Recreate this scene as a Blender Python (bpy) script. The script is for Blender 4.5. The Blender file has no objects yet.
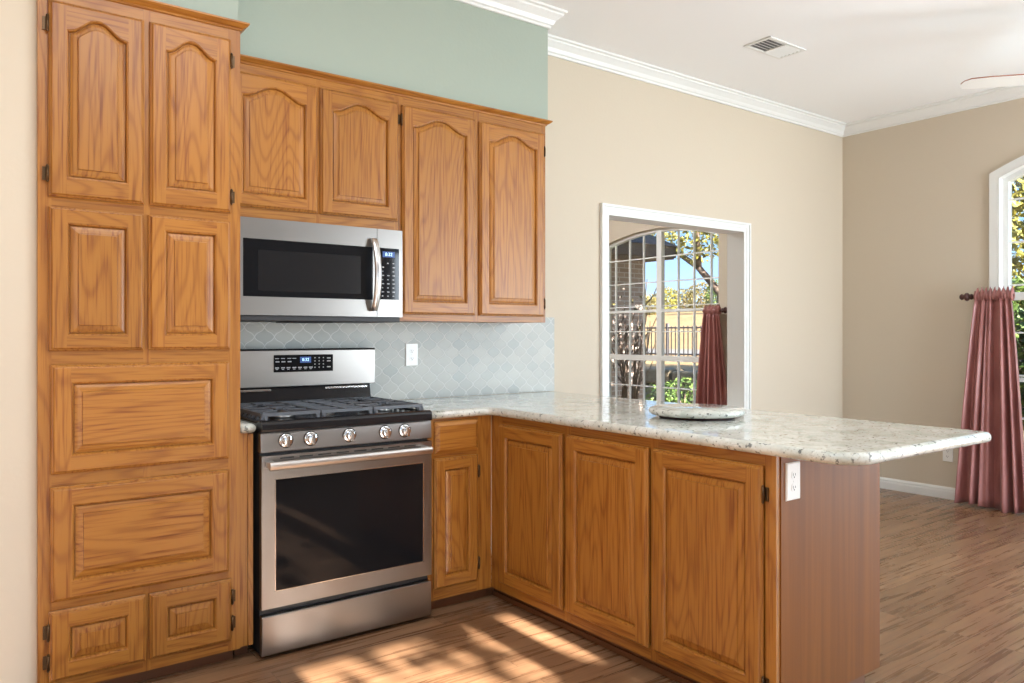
import bpy, bmesh, math, random
from mathutils import Vector, Matrix
C = bpy.context.scene
LINK = C.collection.objects.link
PI = math.pi
rnd = random.Random(7)

# ------------------------------------------------------------------ camera
cam_d = bpy.data.cameras.new('camera'); cam = bpy.data.objects.new('camera', cam_d); LINK(cam)
cam.location = (-0.9855, -3.6067, 1.2556)
cam.rotation_euler = (PI/2, 0, -0.6379)
cam_d.sensor_width = 36; cam_d.lens = 770.11/1024*36; cam_d.shift_y = -6.77/1024
cam_d.clip_start = 0.05; cam_d.clip_end = 400
C.camera = cam
# ------------------------------------------------------------------ exposure, sky, sun
vs = C.view_settings
vs.view_transform = 'Standard'; vs.look = 'None'; vs.gamma = 1; vs.use_curve_mapping = False
vs.exposure = -0.15
W = bpy.data.worlds.new('sky'); C.world = W; W.use_nodes = True
nt = W.node_tree; nt.nodes.clear()
_o = nt.nodes.new('ShaderNodeOutputWorld'); _b = nt.nodes.new('ShaderNodeBackground')
_t = nt.nodes.new('ShaderNodeTexCoord'); _s = nt.nodes.new('ShaderNodeSeparateXYZ'); _r = nt.nodes.new('ShaderNodeValToRGB')
nt.links.new(_t.outputs['Generated'], _s.inputs[0]); nt.links.new(_s.outputs['Z'], _r.inputs[0])
_r.color_ramp.elements[0].position = 0.0; _r.color_ramp.elements[0].color = (0.62, 0.78, 0.95, 1)
_r.color_ramp.elements[1].position = 0.6; _r.color_ramp.elements[1].color = (0.16, 0.38, 0.85, 1)
_e = _r.color_ramp.elements.new(0.12); _e.color = (0.36, 0.62, 0.95, 1)
nt.links.new(_r.outputs[0], _b.inputs[0]); _b.inputs[1].default_value = 1.9
nt.links.new(_b.outputs[0], _o.inputs[0])


def lamp(name, kind, energy, color, loc, rot, **k):
    d = bpy.data.lights.new(name, kind); d.energy = energy; d.color = color
    for a, b in k.items():
        setattr(d, a, b)
    o = bpy.data.objects.new(name, d); LINK(o); o.location = loc; o.rotation_euler = rot
    return o


SUN_EL = math.radians(24.8); SUN_AZ = math.radians(0.6)      # direction of travel: +Y, a touch +X
_dir = Vector((math.sin(SUN_AZ)*math.cos(SUN_EL), math.cos(SUN_AZ)*math.cos(SUN_EL), -math.sin(SUN_EL)))
sun = lamp('sun', 'SUN', 46.0, (1.0, 0.96, 0.91), (0, -20, 20), (0, 0, 0), angle=math.radians(0.55))
sun.rotation_euler = _dir.to_track_quat('-Z', 'Y').to_euler()
# unseen area lamps added at the rear and side openings to brighten the rooms
T = math.radians(30)             # rear fill lamps tilt upwards to brighten the ceiling
lamp('fill_rear_left', 'AREA', 20, (0.82, 0.92, 1.0), (-1.9, -5.24, 1.35), (PI/2+T, 0, 0), shape='RECTANGLE', size=2.1, size_y=1.9)
lamp('fill_rear_right', 'AREA', 190, (0.79, 0.905, 1.0), (4.12, -5.24, 1.35), (PI/2+T, 0, 0), shape='RECTANGLE', size=1.6, size_y=2.1)
lamp('fill_side', 'AREA', 165, (0.79, 0.905, 1.0), (5.36, -4.15, 1.35), (0, PI/2+math.radians(8), 0), shape='RECTANGLE', size=2.1, size_y=1.4)

# ------------------------------------------------------------------ materials


def mat(name, color=(0.8, 0.8, 0.8), rough=0.5, metal=0.0, **k):
    m = bpy.data.materials.new(name); m.use_nodes = True
    p = m.node_tree.nodes['Principled BSDF']
    p.inputs['Base Color'].default_value = (*color, 1); p.inputs['Roughness'].default_value = rough
    p.inputs['Metallic'].default_value = metal
    for a, b in k.items():
        p.inputs[a].default_value = b
    return m


def N(m, kind, **k):
    n = m.node_tree.nodes.new(kind)
    for a, b in k.items():
        setattr(n, a, b)
    return n


def L(m, a, b):
    m.node_tree.links.new(a, b)


def P(m):
    return m.node_tree.nodes['Principled BSDF']


def srgb(r, g, b):
    f = lambda c: (c/255/12.92) if c/255 <= 0.04045 else ((c/255+0.055)/1.055)**2.4
    return (f(r), f(g), f(b))


def mathn(m, op, a, b=None, c=None):
    n = N(m, 'ShaderNodeMath', operation=op)
    for i, x in enumerate((a, b, c)):
        if x is None:
            continue
        if hasattr(x, 'is_linked'):
            L(m, x, n.inputs[i])
        else:
            n.inputs[i].default_value = x
    return n.outputs[0]


def ramp(m, fac, stops):
    r = N(m, 'ShaderNodeValToRGB'); cr = r.color_ramp
    while len(cr.elements) < len(stops):
        cr.elements.new(0.5)
    for e, (p, c) in zip(cr.elements, stops):
        e.position = p; e.color = (*c, 1)
    L(m, fac, r.inputs[0])
    return r.outputs[0]


def mixc(m, fac, a, b, mode='MIX'):
    n = N(m, 'ShaderNodeMix', data_type='RGBA', blend_type=mode)
    if hasattr(fac, 'is_linked'):
        L(m, fac, n.inputs[0])
    else:
        n.inputs[0].default_value = fac
    for i, x in ((6, a), (7, b)):
        if hasattr(x, 'is_linked'):
            L(m, x, n.inputs[i])
        else:
            n.inputs[i].default_value = (*x, 1)
    return n.outputs[2]


def bump(m, h, strength, dist=0.002):
    b = N(m, 'ShaderNodeBump'); b.inputs['Strength'].default_value = strength; b.inputs['Distance'].default_value = dist
    L(m, h, b.inputs['Height']); L(m, b.outputs[0], P(m).inputs['Normal'])


def noise(m, vec, scale, detail=3, rough=0.55, dist=0.0):
    n = N(m, 'ShaderNodeTexNoise'); n.inputs['Scale'].default_value = scale; n.inputs['Detail'].default_value = detail
    n.inputs['Roughness'].default_value = rough; n.inputs['Distortion'].default_value = dist
    L(m, vec, n.inputs['Vector'])
    return n.outputs[0]


def coords(m, scale=(1, 1, 1), per_object=True):
    t = N(m, 'ShaderNodeTexCoord'); mp = N(m, 'ShaderNodeMapping'); mp.inputs['Scale'].default_value = scale
    if per_object:
        oi = N(m, 'ShaderNodeObjectInfo')
        v = N(m, 'ShaderNodeVectorMath', operation='MULTIPLY_ADD')
        cb = N(m, 'ShaderNodeCombineXYZ')
        for i in range(3):
            L(m, mathn(m, 'MULTIPLY', oi.outputs['Random'], (7.3, 3.1, 11.7)[i]), cb.inputs[i])
        a = N(m, 'ShaderNodeVectorMath', operation='ADD')
        L(m, t.outputs['Object'], a.inputs[0]); L(m, cb.outputs[0], a.inputs[1])
        L(m, a.outputs[0], mp.inputs[0])
        m['_r'] = 1
        return mp.outputs[0], oi.outputs['Random']
    L(m, t.outputs['Object'], mp.inputs[0])
    return mp.outputs[0], None


def oak(name, axis):
    """honey oak, grain running along the given local axis"""
    m = mat(name, rough=0.36)
    sc = [11.0, 11.0, 11.0]; sc[axis] = 1.3
    v, r = coords(m, sc)
    big = noise(m, v, 0.5, 1.5, 0.45, 0.12)
    rings = mathn(m, 'SINE', mathn(m, 'MULTIPLY', big, 130.0))
    rings = mathn(m, 'MULTIPLY_ADD', rings, 0.5, 0.5)
    rings = mathn(m, 'POWER', rings, 2.5)
    sf = [120.0, 120.0, 120.0]; sf[axis] = 4.0
    v2, _ = coords(m, sf)
    pores = noise(m, v2, 1.0, 2, 0.6)
    base = ramp(m, rings, [(0.0, srgb(165, 109, 43)), (0.5, srgb(161, 105, 40)), (1.0, srgb(148, 93, 34))])
    dark = ramp(m, pores, [(0.30, srgb(184, 140, 92)), (0.50, (1, 1, 1)), (1.0, (1, 1, 1))])
    c = mixc(m, 0.7, base, dark, 'MULTIPLY')
    tone = mathn(m, 'MULTIPLY_ADD', r, 0.16, 0.92)
    sv, _ = coords(m, [1.2 if i != axis else 0.25 for i in range(3)])
    streak = noise(m, sv, 4.0, 1, 0.5)
    tone = mathn(m, 'MULTIPLY', tone, mathn(m, 'MULTIPLY_ADD', streak, 0.16, 0.92))
    c = mixc(m, 1.0, c, N_comb(m, tone), 'MULTIPLY')
    L(m, c, P(m).inputs['Base Color'])
    P(m).inputs['Specular IOR Level'].default_value = 0.45
    bump(m, pores, 0.06, 0.001)
    return m


def N_comb(m, val):
    c = N(m, 'ShaderNodeCombineColor')
    for i in range(3):
        L(m, val, c.inputs[i])
    return c.outputs[0]


OAKZ = oak('oak_upright_grain', 2)
OAKX = oak('oak_level_grain', 0)
OAK = [OAKZ, OAKX]


def oak_panel():
    """the flatter, redder veneer on the peninsula end"""
    m = mat('oak_veneer', rough=0.5, **{'Specular IOR Level': 0.25})
    v, r = coords(m, (26, 26, 0.7))
    a = noise(m, v, 1.0, 4, 0.6, 0.3)
    c = ramp(m, a, [(0.25, srgb(112, 64, 24)), (0.5, srgb(126, 75, 30)), (0.75, srgb(139, 86, 37))])
    L(m, c, P(m).inputs['Base Color'])
    return m


VENEER = oak_panel()
KICK = mat('dark_oak_kick', srgb(112, 68, 36), 0.5)


def wall_paint(name, col, tex=0.12):
    m = mat(name, col, 0.75)
    v, _ = coords(m, (1, 1, 1), False)
    h = noise(m, v, 60, 3, 0.5)
    bump(m, h, tex, 0.004)
    P(m).inputs['Specular IOR Level'].default_value = 0.25
    return m


BEIGE = wall_paint('beige_wall_paint', srgb(204, 192, 173))
TAUPE = wall_paint('taupe_wall_paint', srgb(116, 100, 84))
GREEN = wall_paint('sage_wall_paint', srgb(162, 173, 161))
CEIL = wall_paint('white_ceiling_paint', srgb(242, 243, 243), 0.06)
WHITE = mat('white_trim_paint', srgb(228, 229, 226), 0.35)
PLASTIC = mat('white_plastic', srgb(238, 238, 234), 0.3)
SLOT = mat('dark_slot', (0.03, 0.03, 0.03), 0.5)
BRONZE = mat('bronze_hinge', srgb(92, 70, 48), 0.38, 0.8)
BLACK = mat('black_enamel', (0.012, 0.012, 0.014), 0.14)
BLACKM = mat('black_matte', (0.02, 0.02, 0.022), 0.5)
IRON = mat('cast_iron', (0.085, 0.092, 0.105), 0.4)
CHROME = mat('chrome_knob', (0.78, 0.78, 0.78), 0.16, 1.0)
SILVER = mat('burner_silver', (0.55, 0.55, 0.55), 0.3, 1.0)
DKGLASS = mat('dark_glass', (0.008, 0.009, 0.011), 0.045, **{'Specular IOR Level': 0.3})
KEYS = mat('key_print', (0.42, 0.43, 0.45), 0.5)
SATIN = mat('satin_steel', srgb(214, 212, 210), 0.28, 1.0)
SCREEN = mat('blue_display', (0.01, 0.03, 0.1), 0.3, **{'Emission Color': (0.05, 0.2, 0.75, 1), 'Emission Strength': 0.35})
DIGIT = mat('lit_digits', (0.5, 0.8, 1), 0.4, **{'Emission Color': (0.55, 0.85, 1, 1), 'Emission Strength': 1.1})


def steel():
    m = mat('brushed_steel', srgb(150, 145, 140), 0.3, 1.0)
    v, _ = coords(m, (1.5, 400, 400), False)
    a = noise(m, v, 1.0, 2, 0.5)
    L(m, mathn(m, 'MULTIPLY_ADD', a, 0.10, 0.25), P(m).inputs['Roughness'])
    P(m).inputs['Anisotropic'].default_value = 0.25
    P(m).inputs['Anisotropic Rotation'].default_value = 0.0
    bump(m, a, 0.03, 0.001)
    return m


STEEL = steel()


def granite():
    m = mat('speckled_granite', rough=0.07, **{'Coat Weight': 0.15, 'Coat Roughness': 0.03})
    v, _ = coords(m, (1, 1, 1), False)
    a = noise(m, v, 9, 6, 0.65, 0.6)
    c = ramp(m, a, [(0.30, srgb(172, 178, 168)), (0.47, srgb(204, 206, 197)), (0.62, srgb(220, 221, 214)), (0.8, srgb(192, 192, 176))])
    vv, _ = coords(m, (22, 9, 22), False)
    b = noise(m, vv, 1.6, 5, 0.7, 1.2)
    c = mixc(m, mathn(m, 'MULTIPLY', ramp_v(m, b, 0.585, 0.66), 0.6), c, srgb(128, 128, 118))
    d = noise(m, v, 55, 3, 0.6)
    c = mixc(m, mathn(m, 'MULTIPLY', ramp_v(m, d, 0.585, 0.65), 0.8), c, srgb(70, 74, 74))
    e = noise(m, v, 120, 2, 0.5)
    c = mixc(m, mathn(m, 'MULTIPLY', ramp_v(m, e, 0.62, 0.70), 0.5), c, srgb(150, 138, 112))
    L(m, c, P(m).inputs['Base Color'])
    return m


def ramp_v(m, x, lo, hi):
    n = N(m, 'ShaderNodeMapRange'); n.inputs['From Min'].default_value = lo; n.inputs['From Max'].default_value = hi
    n.clamp = True
    L(m, x, n.inputs['Value'])
    return n.outputs[0]


GRANITE = granite()


def tile():
    """grey-blue arabesque tiles with white grout (pattern in local x,z)"""
    m = mat('arabesque_tile', rough=0.4)
    t = N(m, 'ShaderNodeTexCoord'); s = N(m, 'ShaderNodeSeparateXYZ'); L(m, t.outputs['Object'], s.inputs[0])
    px, pz = 0.094, 0.089
    x = mathn(m, 'DIVIDE', s.outputs['X'], px); z = mathn(m, 'DIVIDE', s.outputs['Z'], pz)
    p = mathn(m, 'ADD', x, z); q = mathn(m, 'SUBTRACT', x, z)
    A = 0.05
    tau = 2*PI
    p2 = mathn(m, 'ADD', p, mathn(m, 'MULTIPLY', mathn(m, 'SINE', mathn(m, 'MULTIPLY', q, tau)), A))
    q2 = mathn(m, 'ADD', q, mathn(m, 'MULTIPLY', mathn(m, 'SINE', mathn(m, 'MULTIPLY', p, tau)), A))
    dp = mathn(m, 'ABSOLUTE', mathn(m, 'SUBTRACT', mathn(m, 'FRACT', p2), 0.5))
    dq = mathn(m, 'ABSOLUTE', mathn(m, 'SUBTRACT', mathn(m, 'FRACT', q2), 0.5))
    edge = mathn(m, 'MAXIMUM', dp, dq)              # 0.5 at the joints
    g = ramp_v(m, edge, 0.462, 0.478)
    cb = N(m, 'ShaderNodeCombineXYZ')
    L(m, mathn(m, 'FLOOR', p2), cb.inputs[0]); L(m, mathn(m, 'FLOOR', q2), cb.inputs[1])
    wn = N(m, 'ShaderNodeTexWhiteNoise', noise_dimensions='3D'); L(m, cb.outputs[0], wn.inputs['Vector'])
    col = ramp(m, wn.outputs['Value'], [(0.0, srgb(166, 170, 166)), (0.5, srgb(177, 179, 173)), (1.0, srgb(185, 186, 179))])
    c = mixc(m, g, col, srgb(208, 209, 205))
    L(m, c, P(m).inputs['Base Color'])
    L(m, mathn(m, 'MULTIPLY_ADD', g, 0.3, 0.42), P(m).inputs['Roughness'])
    bump(m, mathn(m, 'SUBTRACT', 1.0, ramp_v(m, edge, 0.43, 0.48)), 0.25, 0.002)
    return m


TILE = tile()


def floor_mat():
    m = mat('plank_floor', rough=0.26)
    v, _ = coords(m, (1, 1, 1), False)
    br = N(m, 'ShaderNodeTexBrick'); br.offset = 0.37; br.squash = 1.0
    L(m, v, br.inputs['Vector'])
    for k, val in (('Scale', 1.0), ('Mortar Size', 0.0016), ('Mortar Smooth', 0.2), ('Bias', 0.0), ('Brick Width', 1.22), ('Row Height', 0.128)):
        br.inputs[k].default_value = val
    br.inputs['Color1'].default_value = (0, 0, 0, 1); br.inputs['Color2'].default_value = (1, 1, 1, 1)
    br.inputs['Mortar'].default_value = (0.5, 0.5, 0.5, 1)
    sep = N(m, 'ShaderNodeSeparateColor'); L(m, br.outputs['Color'], sep.inputs[0])
    tone = sep.outputs[0]
    # shift the grain from plank to plank
    s = N(m, 'ShaderNodeSeparateXYZ'); L(m, v, s.inputs[0])
    cb = N(m, 'ShaderNodeCombineXYZ')
    L(m, mathn(m, 'MULTIPLY', s.outputs['X'], 1.6), cb.inputs[0])
    L(m, mathn(m, 'MULTIPLY', s.outputs['Y'], 30.0), cb.inputs[1])
    L(m, mathn(m, 'MULTIPLY', tone, 40.0), cb.inputs[2])
    a = noise(m, cb.outputs[0], 1.0, 5, 0.62, 0.5)
    c = ramp(m, a, [(0.22, srgb(90, 63, 44)), (0.42, srgb(121, 89, 64)), (0.58, srgb(142, 108, 79)), (0.78, srgb(162, 128, 98))])
    tn = ramp(m, tone, [(0.0, (0.82, 0.80, 0.78)), (1.0, (1.05, 1.04, 1.03))])
    c = mixc(m, 1.0, c, tn, 'MULTIPLY')
    c = mixc(m, mathn(m, 'MULTIPLY', br.outputs['Fac'], 0.75), c, srgb(66, 42, 28))
    L(m, c, P(m).inputs['Base Color'])
    L(m, mathn(m, 'MULTIPLY_ADD', a, 0.12, 0.22), P(m).inputs['Roughness'])
    bump(m, a, 0.08, 0.002)
    return m


FLOOR = floor_mat()


def curtain_mat():
    m = mat('rose_taffeta', srgb(148, 86, 82), 0.34, **{'Sheen Weight': 0.25, 'Sheen Roughness': 0.4})
    v, _ = coords(m, (6, 6, 0.8), False)
    a = noise(m, v, 3.0, 3, 0.6)
    c = ramp(m, a, [(0.3, srgb(164, 102, 98)), (0.7, srgb(194, 134, 128))])
    L(m, c, P(m).inputs['Base Color'])
    tr = N(m, 'ShaderNodeBsdfTranslucent'); L(m, c, tr.inputs['Color'])
    mx = N(m, 'ShaderNodeMixShader'); mx.inputs[0].default_value = 0.22
    out = next(n for n in m.node_tree.nodes if n.type == 'OUTPUT_MATERIAL')
    L(m, P(m).outputs[0], mx.inputs[1]); L(m, tr.outputs[0], mx.inputs[2]); L(m, mx.outputs[0], out.inputs['Surface'])
    return m


CURTAIN = curtain_mat()
RODMAT = mat('dark_bronze_rod', srgb(74, 44, 40), 0.4, 0.3)


def glass_mat():
    m = bpy.data.materials.new('window_glass'); m.use_nodes = True
    n = m.node_tree; n.nodes.clear()
    o = n.nodes.new('ShaderNodeOutputMaterial'); mx = n.nodes.new('ShaderNodeMixShader')
    t = n.nodes.new('ShaderNodeBsdfTransparent'); g = n.nodes.new('ShaderNodeBsdfGlossy'); g.inputs['Roughness'].default_value = 0.02
    t.inputs[0].default_value = (0.96, 0.97, 0.97, 1); mx.inputs[0].default_value = 0.05
    n.links.new(t.outputs[0], mx.inputs[1]); n.links.new(g.outputs[0], mx.inputs[2]); n.links.new(mx.outputs[0], o.inputs[0])
    return m


GLASS = glass_mat()


def brick_mat():
    m = mat('tan_brick', rough=0.85)
    t = N(m, 'ShaderNodeTexCoord'); s = N(m, 'ShaderNodeSeparateXYZ'); L(m, t.outputs['Object'], s.inputs[0])
    cb = N(m, 'ShaderNodeCombineXYZ')
    L(m, mathn(m, 'ADD', s.outputs['X'], s.outputs['Y']), cb.inputs[0]); L(m, s.outputs['Z'], cb.inputs[1])
    br = N(m, 'ShaderNodeTexBrick'); L(m, cb.outputs[0], br.inputs['Vector'])
    for k, val in (('Scale', 1.0), ('Mortar Size', 0.008), ('Brick Width', 0.20), ('Row Height', 0.068)):
        br.inputs[k].default_value = val
    br.inputs['Color1'].default_value = (*srgb(186, 162, 146), 1); br.inputs['Color2'].default_value = (*srgb(164, 140, 126), 1)
    br.inputs['Mortar'].default_value = (*srgb(204, 192, 180), 1)
    L(m, br.outputs[0], P(m).inputs['Base Color'])
    return m


BRICK = brick_mat()


def mottled(name, c1, c2, scale, rough=0.9):
    m = mat(name, rough=rough)
    v, _ = coords(m, (1, 1, 1), True)
    a = noise(m, v, scale, 4, 0.6)
    L(m, ramp(m, a, [(0.35, c1), (0.65, c2)]), P(m).inputs['Base Color'])
    return m


ROOF = mottled('brown_shingle', srgb(76, 64, 58), srgb(104, 90, 80), 9)
FASCIA = mat('tan_fascia', srgb(104, 88, 74), 0.7)
GROUND = mottled('dry_lawn', srgb(76, 72, 44), srgb(106, 94, 60), 1.4)
FIELD = mottled('golden_field', srgb(126, 98, 56), srgb(150, 122, 76), 0.5)
ROAD = mottled('pale_road', srgb(108, 103, 98), srgb(122, 116, 109), 0.8)
STONE = mottled('limestone', srgb(104, 88, 66), srgb(136, 121, 96), 5)
BARK = mottled('grey_bark', srgb(78, 62, 52), srgb(116, 96, 82), 6)
FENCEM = mat('grey_iron', srgb(96, 90, 90), 0.5, 0.3)


def leaf_mat(name, c1, c2):
    m = mat(name, rough=0.6)
    g = N(m, 'ShaderNodeNewGeometry')
    L(m, ramp(m, g.outputs['Random Per Island'], [(0.0, c1), (1.0, c2)]), P(m).inputs['Base Color'])
    return m


LEAF_Y = leaf_mat('yellow_green_leaves', srgb(84, 86, 28), srgb(158, 146, 58))
LEAF_G = leaf_mat('green_leaves', srgb(38, 62, 24), srgb(104, 128, 52))
LEAF_O = leaf_mat('olive_leaves', srgb(76, 72, 32), srgb(130, 114, 56))

# ------------------------------------------------------------------ mesh helpers


class MB:
    def __init__(s):
        s.v = []; s.f = []; s.m = []; s.sm = []

    def add(s, vs, fs, m=0, smooth=False):
        o = len(s.v); s.v += [tuple(p) for p in vs]
        for f in fs:
            s.f.append([i+o for i in f]); s.m.append(m); s.sm.append(smooth)
        return s

    def box(s, x0, x1, y0, y1, z0, z1, m=0):
        v = [(x, y, z) for z in (z0, z1) for y in (y0, y1) for x in (x0, x1)]
        return s.add(v, [(0, 2, 3, 1), (4, 5, 7, 6), (0, 1, 5, 4), (2, 6, 7, 3), (0, 4, 6, 2), (1, 3, 7, 5)], m)

    def loft(s, rings, m=0, cap0=True, cap1=True, closed=True, smooth=False):
        n = len(rings[0]); vs = [p for r in rings for p in r]; fs = []
        for i in range(len(rings)-1):
            for j in range(n if closed else n-1):
                k = (j+1) % n
                fs.append((i*n+j, i*n+k, (i+1)*n+k, (i+1)*n+j))
        s.add(vs, fs, m, smooth)
        o = len(s.v)-len(vs)
        if cap0:
            s.f.append([o+j for j in reversed(range(n))]); s.m.append(m); s.sm.append(False)
        if cap1:
            s.f.append([o+(len(rings)-1)*n+j for j in range(n)]); s.m.append(m); s.sm.append(False)
        return s

    def prism(s, poly, a0, a1, axis=2, m=0):
        """polygon in the two other axes extruded along axis"""
        def mk(p, a):
            q = list(p); q.insert(axis, a); return tuple(q)
        return s.loft([[mk(p, a0) for p in poly], [mk(p, a1) for p in poly]], m)

    def tube(s, pts, r, n=10, m=0, smooth=True, caps=True):
        pts = [Vector(p) for p in pts]; rs = r if isinstance(r, (list, tuple)) else [r]*len(pts)
        rings = []; up = None
        for i, p in enumerate(pts):
            d = (pts[min(i+1, len(pts)-1)]-pts[max(i-1, 0)]).normalized()
            if up is None:
                up = Vector((0, 0, 1)) if abs(d.z) < 0.9 else Vector((1, 0, 0))
            a = d.cross(up).normalized(); b = a.cross(d).normalized(); up = b
            rings.append([p+rs[i]*(math.cos(t)*a+math.sin(t)*b) for t in [2*PI*k/n for k in range(n)]])
        return s.loft(rings, m, caps, caps, True, smooth)

    def lathe(s, prof, c=(0, 0, 0), axis='z', n=24, m=0, smooth=True):
        rings = []
        for r, h in prof:
            ring = []
            for k in range(n):
                t = 2*PI*k/n; a, b = r*math.cos(t), r*math.sin(t)
                p = {'z': (a, b, h), 'y': (a, h, b), 'x': (h, a, b)}[axis]
                ring.append((c[0]+p[0], c[1]+p[1], c[2]+p[2]))
            rings.append(ring)
        return s.loft(rings, m, True, True, True, smooth)

    def build(s, name, mats, parent=None, loc=(0, 0, 0), bevel=0, rot=None, seg=2):
        me = bpy.data.meshes.new(name); me.from_pydata(s.v, [], s.f)
        for x in (mats if isinstance(mats, (list, tuple)) else [mats]):
            me.materials.append(x)
        for p, mi, sm in zip(me.polygons, s.m, s.sm):
            p.material_index = mi; p.use_smooth = sm
        bm = bmesh.new(); bm.from_mesh(me); bmesh.ops.recalc_face_normals(bm, faces=bm.faces); bm.to_mesh(me); bm.free()
        o = bpy.data.objects.new(name, me); LINK(o); o.location = loc
        if rot:
            o.rotation_euler = rot
        if parent is not None:
            o.parent = parent
        if bevel:
            b = o.modifiers.new('bevel', 'BEVEL'); b.width = bevel; b.segments = seg; b.limit_method = 'ANGLE'; b.angle_limit = math.radians(50)
        return o


def tag(o, label=None, cat=None, group=None, kind=None):
    if label: o['label'] = label
    if cat: o['category'] = cat
    if group: o['group'] = group
    if kind: o['kind'] = kind
    return o


def thing(name, label, cat, loc=(0, 0, 0), rz=0, group=None, kind='thing'):
    o = bpy.data.objects.new(name, None); LINK(o); o.empty_display_size = 0.05
    o.location = loc; o.rotation_euler = (0, 0, rz)
    return tag(o, label, cat, group, kind)


def struct(o):
    o['kind'] = 'structure'; return o


def offset_poly(poly, d):
    n = len(poly); out = []
    area = sum(poly[i][0]*poly[(i+1) % n][1]-poly[(i+1) % n][0]*poly[i][1] for i in range(n))
    sg = 1 if area > 0 else -1
    for i in range(n):
        a, b, c = Vector(poly[i-1]), Vector(poly[i]), Vector(poly[(i+1) % n])
        e1, e2 = (b-a).normalized(), (c-b).normalized()
        n1, n2 = Vector((-e1.y, e1.x))*sg, Vector((-e2.y, e2.x))*sg
        k = (n1+n2); q = k.length_squared
        out.append(tuple(b+k*(2*d/q)) if q > 1e-6 else tuple(b+n1*d))
    return out


def poly_frame(m, poly, d, a0, a1, axis=0, mi=0):
    """mitred frame of width d along the inside of a closed 2D outline, between a0 and a1 on the axis"""
    q = offset_poly(poly, d); n = len(poly)

    def mk(p, a):
        t = list(p); t.insert(axis, a); return tuple(t)
    rings = [[mk(p, a) for p in c] for c, a in ((poly, a0), (q, a0), (q, a1), (poly, a1))]
    vs = [p for r in rings for p in r]; fs = []
    for i in range(4):
        k = (i+1) % 4
        for j in range(n):
            l = (j+1) % n
            fs.append((i*n+j, i*n+l, k*n+l, k*n+j))
    return m.add(vs, fs, mi)


def rect(a0, a1, b0, b1):
    return [(a0, b0), (a1, b0), (a1, b1), (a0, b1)]


def arc(cx, cy, r, a0, a1, n=8):
    return [(cx+r*math.cos(math.radians(a0+(a1-a0)*i/n)), cy+r*math.sin(math.radians(a0+(a1-a0)*i/n))) for i in range(n+1)]


# ------------------------------------------------------------------ setting: walls, floor, ceiling
CZ = 3.035                       # ceiling height
XW = 5.206                       # window wall
struct(MB().box(-3.2, 5.45, -5.5, 4.4, -0.12, 0.0).build('floor', FLOOR))
struct(MB().box(-3.2, 5.45, -5.5, 4.4, CZ, CZ+0.15).build('ceiling', CEIL))


def wall_mesh(axis, p0, p1, a0, a1, z0, z1, holes):
    """wall slab between p0..p1 on axis (0: X, 1: Y) spanning a0..a1, with rectangular holes (a,b,z0,z1)"""
    m = MB(); cuts = sorted({a0, a1, *[h[0] for h in holes], *[h[1] for h in holes]})

    def bx(a, b, c, d):
        if axis == 0:
            m.box(p0, p1, a, b, c, d)
        else:
            m.box(a, b, p0, p1, c, d)
    for a, b in zip(cuts[:-1], cuts[1:]):
        h = [h for h in holes if h[0] <= a+1e-6 and h[1] >= b-1e-6]
        if not h:
            bx(a, b, z0, z1)
        else:
            if h[0][2] > z0: bx(a, b, z0, h[0][2])
            if h[0][3] < z1: bx(a, b, h[0][3], z1)
    return m


# stove wall and pass-through opening
PT = (2.444, 3.853, 0.70, 2.034)
struct(wall_mesh(1, 0.0, 0.133, -0.8, XW, 0, CZ, [PT]).build('wall_stove', BEIGE))
# window wall (arched openings are squared off above the arch by infill added to the same wall)
W1 = (-2.91, -1.21, 0.24); W2 = (1.308, 2.985, 0.24)


def top1(y):
    t = (y+2.06)/0.85
    return 2.40+0.20*(1-min(1, abs(t))**2)


def top2(y):
    t = (y-2.146)/0.84
    return 2.275+0.125*(1-min(1, abs(t))**2)


m = wall_mesh(0, XW, XW+0.16, -5.5, 4.4, 0, CZ, [(-4.9, -3.4, 0.24, 2.4), (W1[0], W1[1], W1[2], 2.60), (W2[0], W2[1], W2[2], 2.40)])
for (a, b, _z), tp, zt in ((W1, top1, 2.60), (W2, top2, 2.40)):
    ys = [a+(b-a)*i/24 for i in range(25)]
    for ya, yb in zip(ys[:-1], ys[1:]):
        if zt-min(tp(ya), tp(yb)) > 1e-4:
            m.prism([(ya, tp(ya)), (yb, tp(yb)), (yb, zt), (ya, zt)], XW, XW+0.16, 0)
struct(m.build('wall_right', BEIGE))
# pantry wall: front face beside and above the pantry, and the sage soffits
struct(MB().box(-3.2, -0.7292, -0.600, -0.40, 0, CZ).build('wall_left', BEIGE))
struct(MB().box(-0.7292, -0.068, -0.598, -0.0, 2.447, CZ).build('wall_pantry_soffit', GREEN))
struct(MB().box(-0.068, 1.703, -0.311, -0.0, 2.425, CZ).build('wall_soffit', GREEN))
# unseen walls that close the house
struct(MB().box(-3.35, -3.2, -5.5, 4.4, 0, CZ).build('wall_far_left', BEIGE))
RW = [(-3.0, -0.85, 0.3, 2.3), (0.0, 0.828, 0.02, 2.16), (0.905, 1.06, 0.02, 2.16), (3.3, 4.95, 0.25, 2.4)]
struct(wall_mesh(1, -5.5, -5.3, -3.2, XW, 0, CZ, RW).build('wall_rear', TAUPE))
struct(MB().box(-3.2, XW, 4.25, 4.4, 0, CZ).build('wall_back', BEIGE))
struct(MB().box(1.2, 1.35, 0.133, 4.25, 0, CZ).build('wall_partition', BEIGE))

# crown mouldings (white): profile (distance from wall, z)
CP = [(0.0, 2.943), (0.012, 2.943), (0.014, 2.956), (0.022, 2.962), (0.032, 2.982), (0.052, 3.002), (0.062, 3.010), (0.064, 3.020), (0.078, 3.024), (0.080, CZ), (0.0, CZ)]


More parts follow.
